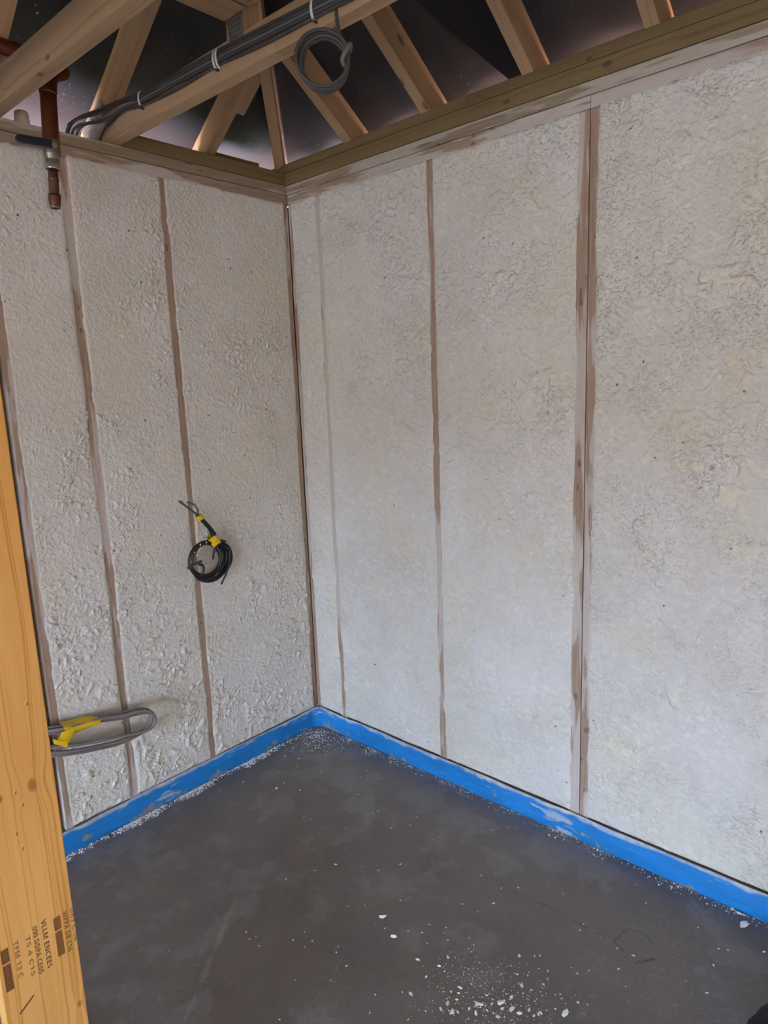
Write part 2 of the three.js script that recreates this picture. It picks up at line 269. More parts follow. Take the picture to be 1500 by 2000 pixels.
// concrete slab
{
  const N = 2048, SZ = 2.56, hg = new Float32Array(N * N);
  const seg = (x, z, a, b) => { const dx = b[0] - a[0], dz = b[1] - a[1], t = clamp(((x - a[0]) * dx + (z - a[1]) * dz) / (dx * dx + dz * dz)); return Math.hypot(x - a[0] - dx * t, z - a[1] - dz * t); };
  const map = colorTex(N, N, (i, j, o) => {
    const x = i / N * SZ, z = j / N * SZ;
    const a = fbm(x * 2.2, z * 2.2, 71, 5), b = fbm(x * 9, z * 9, 72, 4), c = fbm(x * 70, z * 70, 73, 2), sw = fbm((x + z) * 2.5, (x - z) * 14, 74, 3);
    let v = 0.124 * (0.62 + 0.40 * a + 0.26 * b + 0.16 * c + 0.16 * sw), warm = (fbm(x * 1.6, z * 1.6, 75, 3) - 0.5) * 0.5;
    const speck = sstep(0.83, 0.90, noise(x * 210, z * 210, 76)) * sstep(0.5, 0.7, fbm(x * 6, z * 6, 77, 3)); v += speck * 0.07;
    const dust = sstep(0.60, 0.78, fbm(x * 5, z * 5, 78, 5)) * (0.4 + 0.6 * noise(x * 320, z * 320, 79)); 
    const dustAndLight = sstep(0.52, 0.66, fbm(x * 11 + 3, z * 11, 86, 6) + 0.20 * Math.exp(-Math.pow((x - 1.36) / 0.16, 2) - Math.pow((z - 0.10) / 0.10, 2)) + 0.16 * Math.exp(-Math.pow((x - 0.30) / 0.3, 2) - Math.pow((z - 0.30) / 0.3, 2)) + 0.12 * Math.exp(-Math.pow((x - 0.9) / 0.3, 2) - Math.pow((z - 0.16) / 0.14, 2)) + 0.12 * Math.exp(-Math.pow((x - 1.8) / 0.25, 2) - Math.pow((z - 0.14) / 0.12, 2)) - 0.06) * (0.45 + 0.55 * noise(x * 380, z * 380, 87)) * (0.7 + 0.3 * noise((x - z) * 60, (x + z) * 9, 88));  // overspray patches; those by corner and right wall also paint in wall light
    const p1 = Math.min(seg(x, z, [0.672, 0.985], [0.833, 1.202]), seg(x, z, [0.833, 1.202], [0.917, 1.317])) + (noise(x * 40, z * 40, 80) - 0.5) * 0.012; v += sstep(0.010, 0.002, p1) * 0.055 * (0.4 + 0.8 * noise(x * 30, z * 30, 81));
    const p2 = seg(x, z, [1.419, 0.365], [1.64, 0.366]) + (noise(x * 40, z * 40, 82) - 0.5) * 0.006; v *= 1 - 0.30 * sstep(0.004, 0.001, p2);
    const pr = Math.hypot(x - 1.725, z - 0.335), ring = Math.abs(pr - 0.055 + (fbm(x * 30, z * 30, 83, 2) - 0.5) * 0.03); v *= 1 - 0.34 * sstep(0.006, 0.001, ring) * sstep(0.4, 0.55, noise(x * 22, z * 22, 84));
    v *= 1 - 0.3 * sstep(0.005, 0.002, seg(x, z, [1.744, 0.397], [1.785, 0.345]));
    for (const [sx, sz, sr] of [[1.112, 0.159, 0.011], [1.153, 0.111, 0.011], [1.09, 0.19, 0.006]]) v += 0.09 * sstep(sr, sr * 0.5, Math.hypot(x - sx, z - sz) + (noise(x * 150, z * 150, 85) - 0.5) * 0.008);
    o[0] = v * (1.15 + warm * 0.12); o[1] = v * 0.97; o[2] = v * (0.84 - warm * 0.16);
    const film = dustAndLight * 0.15 + dust * 0.06; for (let q = 0; q < 3; q++) o[q] = lerp(o[q], [0.52, 0.52, 0.53][q], film);
    hg[j * N + i] = 0.5 * a + 0.3 * b + 0.25 * c + dust * 0.1;
  });
  map.repeat.set(1 / SZ, 1 / SZ);
  const bump = valueTex(1024, 1024, Float32Array.from({ length: 1024 * 1024 }, (_, k) => hg[((k >> 10) * 2) * N + (k & 1023) * 2])); bump.repeat.copy(map.repeat);
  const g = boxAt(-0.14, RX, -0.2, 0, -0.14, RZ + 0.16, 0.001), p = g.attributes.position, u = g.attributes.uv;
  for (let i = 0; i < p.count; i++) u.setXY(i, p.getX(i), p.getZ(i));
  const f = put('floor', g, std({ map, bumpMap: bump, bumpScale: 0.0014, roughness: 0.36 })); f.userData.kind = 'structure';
}

// ------------------------------------------------------------------ roof
const PITCH = 0.70;                                                   // rise per metre
const ROOF_L = 2.59, ROOF_R = 2.565;                                  // underside of the rafters over the walls' inner faces
{ // underlay: four slopes that meet over the middle of the room, sagging a little between rafters
  const EAVE = 0.45, mid = RX / 2, N = 70;
  const mat = (() => { const w = 512, h = new Float32Array(w * w); const map = colorTex(w, w, (i, j, o) => {
    const weave = ((i + j) % 3) * 0.03, a = fbm(i / 60, j / 60, 901, 4), s = sstep(0.86, 0.93, noise(i / 3.2, j / 3.2, 902)) * sstep(0.60, 0.70, fbm(i / 90, j / 90, 903, 2));
    const v = 0.028 * (0.75 + 0.5 * a) + weave * 0.05 + s * 0.07; o[0] = v * 1.02; o[1] = v * 0.92; o[2] = v * 1.02; h[j * w + i] = 0.5 * a + weave; });
    const b = valueTex(w, w, h); map.repeat.set(1, 1); return std({ map, bumpMap: b, bumpScale: 0.004, roughness: 0.9 }); })();
  const u = structure('roof_underlay');
  const turn = [[(a, b, y) => [a, y, b], RZ], [(a, b, y) => [b, y, a], RX], [(a, b, y) => [RX - a, y, b], RZ], [(a, b, y) => [b, y, RZ - a], RX]];
  turn.forEach(([at, LEN], k) => {
    const layers = [0, 0.012].map((lift) => {
      const pos = [], uv = [], idx = [];
      for (let j = 0; j <= N; j++) for (let i = 0; i <= N; i++) {
        const a = lerp(-EAVE, mid, j / N), b = lerp(a, LEN - a, i / N);
        const sag = -0.016 * Math.abs(Math.sin((b - 0.18) / 0.4 * Math.PI)) * sstep(0, 0.06, Math.min(i, N - i) / N) + (fbm(a * 5, b * 5, 910 + k, 3) - 0.5) * 0.022;
        pos.push(...at(a, b, ROOF_R + 0.142 + PITCH * a + sag * sstep(0, 0.05, Math.min(i, N - i) / N + 0) + lift)); uv.push(a * 1.3, b * 1.3);
      }
      for (let j = 0; j < N; j++) for (let i = 0; i < N; i++) { const a = j * (N + 1) + i, b = a + 1, c = a + N + 1, d = c + 1; idx.push(a, b, c, b, d, c); }
      const g = new THREE.BufferGeometry(); g.setAttribute('position', new THREE.Float32BufferAttribute(pos, 3)); g.setAttribute('uv', new THREE.Float32BufferAttribute(uv, 2)); g.setIndex(idx); g.computeVertexNormals(); return g;
    });
    put('underlay_sheet', mergeGeometries(layers), mat, u);
  });
  { // near-black sheet just under the underlay between two jack rafters
    const pts = [[0.80, 0.34], [0.899, 0.154], [0.955, 0.05], [1.053, -0.115], [1.10, -0.19], [1.145, -0.19], [1.145, 0.60], [0.80, 0.60]].map(([x, z]) => new THREE.Vector2(x, z));
    const g = new THREE.ExtrudeGeometry(new THREE.Shape(pts), { depth: 0.003, bevelEnabled: false }), p = g.attributes.position;
    for (let i = 0; i < p.count; i++) { const x = p.getX(i), z = p.getY(i), d = p.getZ(i); p.setXYZ(i, x, ROOF_R + 0.112 + PITCH * z - d, z); }
    g.computeVertexNormals(); put('dark_sheet', g, std({ color: lin(0.012, 0.010, 0.011), roughness: 0.9 }), u);
  }
  const fas = structure('trim_1');
  put('soffit_board', boxAt(-0.20, 1.30, 2.21, 2.22, -0.45, -0.385), M.treated[1], fas);
  put('soffit_board', boxAt(1.70, RX, 2.21, 2.22, -0.45, -0.36), M.treated[1], fas);
  put('soffit_board', boxAt(RX, RX + 0.6, 2.2, 2.21, -0.6, RZ + 0.6), M.treated[1], fas);
  put('soffit_board', boxAt(-0.6, RX, 2.3, 2.31, RZ + 0.16, RZ + 0.6), M.treated[1], fas);
}
const nailMat = std({ color: lin(0.42, 0.43, 0.46), metalness: 0.85, roughness: 0.45 });
function nailPlate(parent, w, h, place) {                             // pressed steel plate with rows of teeth holes
  const sh = new THREE.Shape([new THREE.Vector2(-w / 2, -h / 2), new THREE.Vector2(w / 2, -h / 2), new THREE.Vector2(w / 2, h / 2), new THREE.Vector2(-w / 2, h / 2)]);
  for (let i = 0; i < Math.floor(w / 0.009) - 0; i++) for (let j = 0; j < Math.floor(h / 0.012); j++) {
    const cx = -w / 2 + 0.006 + i * 0.009, cy = -h / 2 + 0.007 + j * 0.012; if (cx > w / 2 - 0.004 || cy > h / 2 - 0.005) continue;
    sh.holes.push(new THREE.Path([[-0.0022, -0.004], [-0.0022, 0.004], [0.0022, 0.004], [0.0022, -0.004]].map(([a, b]) => new THREE.Vector2(cx + a, cy + b))));
  }
  const g = new THREE.ExtrudeGeometry(sh, { depth: 0.0015, bevelEnabled: false }); place(g); return put('nail_plate', g, nailMat, parent);
}
// a fan truss: tie, rafter over the left wall, web
function truss(z0, z1, yaw, label, seed, web) {
  const zc = (z0 + z1) / 2, w = z1 - z0, t = thing('roof_truss', label, 'roof truss', [0, 2.478, zc], 'trusses bearing on the left wall');
  const m = M.pine[seed % 3], dz = (x) => -yaw * x, D = 0.090;
  put('bottom_chord', beam(V(0.002 - 0.12, D / 2, dz(-0.12)), V(RX - 0.1, D / 2, dz(RX)), w, D, V(0, 1, 0), seed), m, t);
  const h0 = ROOF_L - 2.478, off = 0.05 / Math.cos(Math.atan(PITCH)), a = -0.52, b = 1.95;
  put('top_chord', beam(V(a, h0 + PITCH * a + off, dz(0)), V(b, h0 + PITCH * b + off, dz(b)), w, 0.1, V(0, 1, 0), seed + 1), m, t);
  if (web) {
    put('web', beam(V(0.735, D, dz(0.735)), V(0.735, 0.545, dz(0.735)), w, 0.09, V(1, 0, 0), seed + 2), M.pine[(seed + 1) % 3], t);
    nailPlate(t, 0.062, 0.095, (g) => g.translate(0.733, D + 0.0, w / 2 + 0.0008 - yaw * 0.735));
  }
  nailPlate(t, 0.16, 0.08, (g) => { g.rotateZ(0.3); g.translate(-0.09, 0.075, w / 2 + 0.0008); });
  return t;
}
truss(0.746, 0.791, 0.015, 'roof truss whose tie carries the clipped cable run and hanging grey coil', 3, true);
truss(1.128, 1.172, 0.012, 'roof truss nearest the camera, its tie crossing in front of the copper pipe', 5, false);
truss(1.53, 1.575, 0.0, 'roof truss partly over the camera, seen only as a sliver at the top left corner', 7, false);

function rafter(label, a, b, w, seed, mat, up = V(0, 1, 0), depth = 0.1) {   // a to b along the middle of the underside
  const d = b.clone().sub(a).normalize(), z = d.clone().cross(up).normalize(), y = z.clone().cross(d), o = y.multiplyScalar(depth / 2);
  const t = thing('rafter', label, 'rafter', [a.x, a.y, a.z]);
  const g = beam(a.clone().add(o), b.clone().add(o), w, depth, up, seed); g.translate(-a.x, -a.y, -a.z);
  put('timber', g, mat, t); return t;
}
[[0.348, 0.391], [0.738, 0.781], [1.146, 1.188], [1.533, 1.575]].forEach(([x0, x1], i) => {
  const x = (x0 + x1) / 2, up = Math.min(x, 1.9) - 0.045;
  rafter(['jack rafter on the right wall next to the hip rafter, behind the hanging grey coil', 'second jack rafter from the corner on the right wall, speckled with foam', 'third jack rafter from the corner on the right wall, orange toward its foot', 'jack rafter foot glowing pink at the top edge near the right end of the plate'][i],
    V(x, ROOF_R - PITCH * 0.52, -0.52), V(x, ROOF_R + PITCH * up, up), x1 - x0, 10 + i, M.pine[i % 3]);
});
rafter('jack rafter rising from the left wall between the truss and the hip', V(-0.52, ROOF_L - PITCH * 0.52, 0.333), V(0.27, ROOF_L + PITCH * 0.27, 0.333), 0.042, 17, M.pine[1]);
rafter('hip rafter rising from the corner where the two walls meet', V(-0.50, 2.552 - PITCH * 0.45, -0.46), V(1.9, 2.552 + PITCH * 1.95, 1.93), 0.042, 19, M.pine[2], V(0, 1, 0), 0.12);
{ // short offcut nailed beside the jack rafter
  const t = thing('rafter_offcut', 'short timber offcut nailed beside the jack rafter below the cable truss', 'timber', [0.06, 2.66, 0.285]);
  put('timber', beam(V(0, 0.04, 0), V(0.30, 0.04 + 0.21, 0), 0.038, 0.085, V(0, 1, 0), 23), M.pine[0], t);
}
{ // longitudinal binder crossing the trusses
  const t = thing('binder_board', 'flat timber binder running over the trusses at the top centre', 'timber', [0.75, 2.609, 1.2]);
  put('board', uvShift(boxAt(-0.052, 0.045, 0, 0.038, -0.41, 1.2), 0.3, 0.6), M.pine[0], t);
  const t2 = thing('binder_board', 'second binder board lying close beside the first at the top centre', 'timber', [0.85, 2.604, 1.2]);
  put('board', uvShift(boxAt(-0.042, 0.05, 0, 0.038, -0.41, 1.2), 0.9, 0.2), M.pine[2], t2);
}

// ------------------------------------------------------------------ blue edge strip at the foot of the walls
{
  const path = [], R = 0.05, off = 0.012;
  for (let z = 1.6; z > 0.15; z -= 0.02) path.push([off + 0.003 * (fbm(z * 5, 1, 31) - 0.5) * 2, z]);
  path.push([off, 0.15]);
  for (let k = 1; k < 12; k++) { const a = k / 12 * Math.PI / 2, c = off + R; path.push([c - R * Math.cos(a) + 0.0, c - R * Math.sin(a)]); }
  // ease from the left run into the bend
  for (let x = off + R + 0.005; x < 4.1; x += 0.02) path.push([x, off + 0.003 * (fbm(x * 5, 2, 32) - 0.5) * 2]);
  const P = path.filter((p, i) => !(i < path.length && p[0] < off + R && p[1] > off + R && p[1] < 0.15 - 1e-6 && p[0] > off + 0.02));
  const len = [0]; for (let i = 1; i < P.length; i++) len.push(len[i - 1] + Math.hypot(P[i][0] - P[i - 1][0], P[i][1] - P[i - 1][1]));
  const total = len[len.length - 1], corner = len[P.findIndex((p) => p[0] > off + R * 0.3 && p[1] < 0.1)];
  const pos = [], uv = [], idx = [], prof = 10, T = 0.006;
  const H = (s) => 0.093 + 0.005 * (fbm((s - corner) * 6, 3, 33) - 0.5) * 2 + 0.006 * Math.exp(-Math.pow((s - corner) / 0.05, 2));
  for (let i = 0; i < P.length; i++) {
    const a = P[Math.max(0, i - 1)], b = P[Math.min(P.length - 1, i + 1)], dx = b[0] - a[0], dz = b[1] - a[1], l = Math.hypot(dx, dz), nx = -dz / l, nz = dx / l;   // into the room
    const h = H(len[i]), lean = 0.004 * (fbm(len[i] * 4, 4, 34) - 0.3);
    for (let q = 0; q < prof; q++) {
      const ring = [[0, 0], [0, 0.25], [0, 0.5], [0, 0.75], [0, 0.97], [-0.25, 1], [-0.75, 1], [-1, 0.97], [-1, 0.5], [-1, 0]][q], n = ring[0] * T + lean * ring[1] + 0.002 * Math.sin(ring[1] * 3) , y = ring[1] * h;
      pos.push(P[i][0] + nx * n, y, P[i][1] + nz * n); uv.push(len[i] / total, ring[0] < -0.1 ? 0.985 : ring[1] * 0.97);
    }
  }
  for (let i = 0; i < P.length - 1; i++) for (let q = 0; q < prof; q++) { const a = i * prof + q, b = i * prof + (q + 1) % prof, c = a + prof, d = b + prof; idx.push(a, c, b, b, c, d); }
  const g = new THREE.BufferGeometry(); g.setAttribute('position', new THREE.Float32BufferAttribute(pos, 3)); g.setAttribute('uv', new THREE.Float32BufferAttribute(uv, 2)); g.setIndex(idx); g.computeVertexNormals();
  const W = 2048, Hh = 64;
  const map = colorTex(W, Hh, (i, j, o) => {
    const s = i / W * total - corner, v = j / Hh;                      // metres from the corner, negative on the left wall
    const near = (c, w) => Math.exp(-Math.pow((s - c) / w, 2));
    const streak = fbm(s * 16 + v * 2, v * 7 - s * 3, 41, 5), grit = noise(s * 420, v * 40, 42);
    const smear = sstep(0.52, 0.68, streak + 0.30 * near(1.27, 0.09) + 0.20 * near(1.02, 0.10) * sstep(0.4, 0.8, v) + 0.22 * near(-0.83, 0.06) + 0.20 * near(-0.42, 0.1) * sstep(0.5, 0.9, v) + 0.16 * near(0.12, 0.2) * sstep(0.55, 0.9, v) - 0.20) * (0.45 + 0.55 * grit);
    const lip = sstep(0.80, 0.93, v + (noise(s * 30, 1, 43) - 0.5) * 0.16) * (0.5 + 0.5 * noise(s * 90, v * 8, 44));
    const cem = sstep(0.58, 0.62, fbm(s * 26, v * 3.2, 45, 5) - v * 0.42 + 0.055 * near(0, 0.5)) * 0.9;
    const t = 0.80 + 0.4 * fbm(s * 10, v * 6, 46, 3), f = clamp(smear * 0.8 + lip * 0.9);
    o[0] = lerp(0.008 * t, 0.58, f); o[1] = lerp(0.200 * t, 0.57, f); o[2] = lerp(0.560 * t, 0.54, f);
    o[0] = lerp(o[0], 0.27, cem); o[1] = lerp(o[1], 0.255, cem); o[2] = lerp(o[2], 0.24, cem);
  }, THREE.ClampToEdgeWrapping);
  tag(put('edge_strip', g, std({ map, roughness: 0.55 })), 'blue foam edge strip standing along the foot of both walls', 'edge strip');
}

// ------------------------------------------------------------------ timber post and open partition at the left
{
  const X = 1.10, z0 = 1.616, z1 = 1.757, W = 282, Hp = 2048, Hm = 2.40;
  const c = document.createElement('canvas'); c.width = W; c.height = Hp; const k = c.getContext('2d'), im = k.createImageData(W, Hp);
  const knots = [[0.060, 1.235, 0.010], [0.008, 1.19, 0.006], [0.10, 0.92, 0.011], [0.045, 0.92, 0.006], [0.128, 0.422, 0.006], [0.09, 1.62, 0.010], [0.02, 1.42, 0.007]];
  const base = [0.88, 0.50, 0.155], dark = [0.60, 0.28, 0.05];
  for (let j = 0; j < Hp; j++) for (let i = 0; i < W; i++) {
    const x = i / W * 0.141, y = (1 - j / Hp) * Hm; let xx = x + (fbm(x * 8, y * 1.6, 51, 3) - 0.5) * 0.03, kn = 0;
    for (const [kx, ky, kr] of knots) { const dx = x - kx, dy = (y - ky) * 0.6, d = Math.hypot(dx, dy); xx += dx * 0.9 * Math.exp(-d * d / (kr * kr * 5)); kn = Math.max(kn, sstep(kr, kr * 0.4, d)); }
    const cx = 0.075 + 0.02 * (fbm(y * 1.5, 3, 55, 2) - 0.5), dist = Math.abs(xx - cx), cath = dist - 0.016 * Math.abs(y - 0.35) * sstep(0.05, 0, dist);   // cathedral grain low on the face
    const ring = fbm(cath * 190 + 40, y * 0.5 + (xx > cx ? 7 : 0), 52, 2), late = sstep(0.48, 0.70, ring), fine = noise(x * 1500, y * 22, 53), blotch = fbm(x * 25, y * 3, 54, 4), t = clamp(late * 0.55 + fine * 0.22 + (blotch - 0.5) * 0.9 + 0.05);
    const o = (j * W + i) * 4; for (let q = 0; q < 3; q++) im.data[o + q] = toByte(lerp(lerp(base[q], dark[q], t), dark[q] * 0.45, kn * 0.7)); im.data[o + 3] = 255;
  }
  k.putImageData(im, 0, 0);
  // grade stamps, printed along the grain, reading downwards
  const ink = 'rgba(52,30,18,0.80)', py = (y) => (1 - y / Hm) * Hp, px = (x) => x / 0.141 * W;
  k.textBaseline = 'middle';
  const print = (txt, x, y, size, a = 0.8, long = 0.08, boxed = false) => {
    k.save(); k.translate(px(x), py(y)); k.rotate(Math.PI / 2); k.font = `bold ${size}px sans-serif`;
    const w = k.measureText(txt).width, sx = long / Hm * Hp / w; k.scale(sx, 1);
    if (boxed) { k.fillStyle = `rgba(62,30,18,${a})`; const gap = w * 0.36; k.fillRect(0, -size * 0.55, gap - 3, size * 1.1); k.fillRect(gap + 3, -size * 0.55, w - gap, size * 1.1); k.fillStyle = 'rgba(176,112,52,0.55)'; } else k.fillStyle = `rgba(52,30,18,${a})`;
    k.fillText(txt, 0, 0); k.restore();
  };
  print('DRY GRADED', 0.014, 0.630, 24, 0.72, 0.086, true);
  print('TFM 13 C', 0.034, 0.634, 24, 0.5, 0.080);
  print('TS 4 C1S', 0.055, 0.630, 22, 0.5, 0.088);
  print('090 DDPA CE05', 0.069, 0.641, 24, 0.72, 0.104);
  print('VLLM ENCEES', 0.085, 0.644, 25, 0.78, 0.106);
  print('DRY GRADED', 0.109, 0.634, 24, 0.58, 0.083, true);
  print('WPPA GB C16', 0.125, 0.636, 24, 0.68, 0.090);
  print('DRY C-16', 0.138, 0.636, 20, 0.5, 0.075);
  // saw nick across the face
  k.lineCap = 'round'; k.strokeStyle = 'rgba(48,24,10,0.8)'; k.lineWidth = 3; k.beginPath(); k.moveTo(px(0.024), py(0.484)); k.quadraticCurveTo(px(0.036), py(0.492), px(0.050), py(0.503)); k.stroke();
  k.strokeStyle = 'rgba(224,172,108,0.6)'; k.lineWidth = 4; k.beginPath(); k.moveTo(px(0.052), py(0.504)); k.quadraticCurveTo(px(0.068), py(0.515), px(0.082), py(0.531)); k.stroke();
  // handling nicks with raw fibres
  for (const [x, y] of [[0.109, 1.08], [0.069, 0.922], [0.078, 0.893], [0.061, 0.843], [0.067, 0.809]]) { k.fillStyle = 'rgba(236,190,140,0.8)'; k.beginPath(); k.ellipse(px(x), py(y), 6, 3, -0.6, 0, 7); k.fill(); k.fillStyle = 'rgba(70,34,14,0.55)'; k.beginPath(); k.ellipse(px(x) + 5, py(y) + 3, 4, 2, -0.6, 0, 7); k.fill(); }
  const map = new THREE.CanvasTexture(c); map.colorSpace = THREE.SRGBColorSpace;
  const t = thing('partition_post', 'fresh orange pine post with grade stamps at the left edge of the photo', 'post', [X, 0.038, z0]);
  const g = boxAt(-0.038, 0, 0, 2.362, 0, z1 - z0, 0.002), p = g.attributes.position, u = g.attributes.uv;
  for (let i = 0; i < p.count; i++) u.setXY(i, 1 - p.getZ(i) / (z1 - z0), (p.getY(i) + 0.038) / Hm);
  put('timber', g, std({ map, roughness: 0.6 }), t);
  const f = structure('wall_partition');                              // the open framing that the post ends
  put('sole_plate', boxAt(0, X, 0, 0.038, z0, z1), M.pine[0], f); put('head_plate', boxAt(0, X, 2.40, 2.438, z0, z1), M.pine[1], f);
  for (const x of [0.001]) put('stud', boxAt(x, x + 0.038, 0.038, 2.40, z0, z1), M.pine[2], f);
}

// ------------------------------------------------------------------ cables
const grey = std({ color: lin(0.115, 0.105, 0.105), roughness: 0.5 }), black = std({ color: lin(0.010, 0.011, 0.014), roughness: 0.42 }), darkGrey = std({ color: lin(0.05, 0.046, 0.045), roughness: 0.5 });
const yellow = std({ color: lin(0.78, 0.52, 0.010), roughness: 0.42 }), whitePlastic = std({ color: lin(0.72, 0.70, 0.68), roughness: 0.45 });
const foamBit = std({ color: lin(0.84, 0.83, 0.80), roughness: 0.95 });
function band(c, axis, r, w, mat, parent, name = 'tape', squash = 1, wrap = 0) {   // tape wound round a bundle
  const pts = [[r * 0.97, -w / 2], [r * 1.02, -w / 2], [r * 1.06, -w * 0.1], [r * 1.03, w * 0.2], [r * 1.05, w / 2], [r * 0.97, w / 2]].map(([a, b]) => new THREE.Vector2(a, b));
  const g = new THREE.LatheGeometry(pts, 20); const p = g.attributes.position;
  for (let i = 0; i < p.count; i++) { const y = p.getY(i), a = Math.atan2(p.getZ(i), p.getX(i)); p.setY(i, y + 0.12 * w * Math.sin(a * 2 + wrap)); }
  g.computeVertexNormals(); g.scale(1, 1, squash); g.applyQuaternion(new THREE.Quaternion().setFromUnitVectors(V(0, 1, 0), axis.clone().normalize())); g.translate(c.x, c.y, c.z);
  return put(name, g, mat, parent);
}
{ // cable run clipped along the tie
  const zf = (x) => 0.791 - 0.015 * x + 0.006, N = 5, labels = ['uppermost of the dark grey cables clipped along the tie', 'second cable from the top of the clipped run', 'middle cable of the clipped run along the tie', 'second lowest cable of the clipped run', 'lowest cable of the clipped run, sagging between clips'];
  for (let i = 0; i < N; i++) {
    const h = (f) => 2.558 - i * 0.0085 - f, out = 0.001 * (i % 2), low = i === 4;
    const pts = [[2.6, h(0.045), zf(2.6)], [1.6, h(0.04), zf(1.6)], [1.04, h(0.022), zf(1.04)], [0.84, h(0.014) - (low ? 0.004 : 0), zf(0.84)], [0.64, h(0.006), zf(0.64)], [0.45, h(0.003) - (low ? 0.006 : 0), zf(0.45) + 0.002], [0.24, h(-0.002), zf(0.24)]];
    if (i < 2) pts.push([0.12, 2.572 - i * 0.006, zf(0.1) + 0.004], [0.04, 2.562 - i * 0.010, zf(0) + 0.03], [-0.02, 2.520 - i * 0.01, 0.90 + i * 0.012], [-0.035, 2.44, 0.925 - i * 0.012]);
    else if (i < 4) pts.push([0.14, 2.545 - (i - 2) * 0.006, zf(0.1) + 0.006], [0.05, 2.530 - (i - 2) * 0.008, 0.83], [-0.015, 2.505, 0.88 + (i - 2) * 0.014], [-0.03, 2.43, 0.90 + (i - 2) * 0.014]);
    else pts.push([0.13, 2.540, zf(0.1) + 0.005], [0.07, 2.527, 0.803], [0.02, 2.512, 0.808], [-0.02, 2.48, 0.812], [-0.03, 2.45, 0.812]);
    const g = tube(pts.map(([x, y, z]) => [x, y, z + out]), 0.0046, 110, 8);
    if (i === 2 || i === 1) g.translate(0, 0, 0.0006);
    tag(put('cable', g, i % 2 ? darkGrey : (i === 2 ? grey : darkGrey)), labels[i], 'cable', 'cables clipped along the tie');
  }
  [[1.04, 2.520, 'cable clip at the top edge of the photo'], [0.64, 2.535, 'middle cable clip on the tie, of two white bands'], [0.24, 2.545, 'white cable clip nearest the left wall']].forEach(([x, y, l], i) => {
    const t = thing('cable_clip', 'white plastic ' + l, 'cable clip', [x, y, zf(x)], 'white clips on the cable run');
    const hook = (dx) => { const s = []; for (let k = 0; k <= 10; k++) { const a = -Math.PI / 2 + Math.PI * k / 10; s.push([dx, Math.sin(a) * 0.024, -0.004 + Math.cos(a) * 0.012]); } return mergeGeometries(s.slice(1).map((p, q) => beam(V(...s[q]), V(...p), 0.008, 0.0022, V(0, 0, 1), 0, 0.001))); };
    put('strap', hook(0), whitePlastic, t); if (i === 1) put('strap', hook(0.013), whitePlastic, t);
    const nail = new THREE.CylinderGeometry(0.0032, 0.0032, 0.012, 10); nail.rotateX(Math.PI / 2); nail.translate(0.004, -0.028, 0.0); put('nail', nail, darkGrey, t);
  });
}
{ // grey coil hanging under the tie
  const t = thing('cable_coil', 'grey cable coil hanging from the tie by its own tail', 'cable coil', [1.085, 2.386, 0.80]);
  const hang = std({ color: lin(0.052, 0.047, 0.047), roughness: 0.55 });
  const e1 = V(0.735, 0, -0.678), e2 = V(0, 1, 0), loop = (r1, r2, dx, dy, d, ph) => { const p = []; for (let k = 0; k < 26; k++) { const a = k / 26 * Math.PI * 2 + ph, n = d + 0.003 * Math.sin(a * 2 + ph); p.push(e1.clone().multiplyScalar(Math.cos(a) * r1 + dx).add(e2.clone().multiplyScalar(Math.sin(a) * r2 + dy)).add(V(0.678, 0, 0.735).multiplyScalar(n))); } return p; };
  [[0.060, 0.064, 0, 0, 0], [0.055, 0.058, 0.002, -0.004, 0.008], [0.062, 0.061, -0.001, 0.004, 0.013], [0.054, 0.059, 0.003, -0.006, -0.007]].forEach((a, i) => put('cable_loop', tube(loop(a[0], a[1], a[2], a[3], a[4], i), 0.0043, 80, 8, true), hang, t));
  const q = (a, b, n) => e1.clone().multiplyScalar(a).add(V(0, b, 0)).add(V(0.678, 0, 0.735).multiplyScalar(n));
  put('tail', tube([q(0.034, 0.20, 0.0), q(0.036, 0.13, 0.0), q(0.038, 0.075, 0.004), q(0.048, 0.040, 0.010), q(0.059, 0.010, 0.012)], 0.0043, 50, 8), hang, t);
  put('cable_tie', tube([q(0.064, 0.026, -0.010), q(0.066, 0.030, 0.012), q(0.056, 0.012, 0.022), q(0.046, -0.004, 0.018), q(0.050, -0.012, 0.004)], 0.0055, 40, 8), std({ color: lin(0.15, 0.145, 0.14), roughness: 0.5 }), t);
}
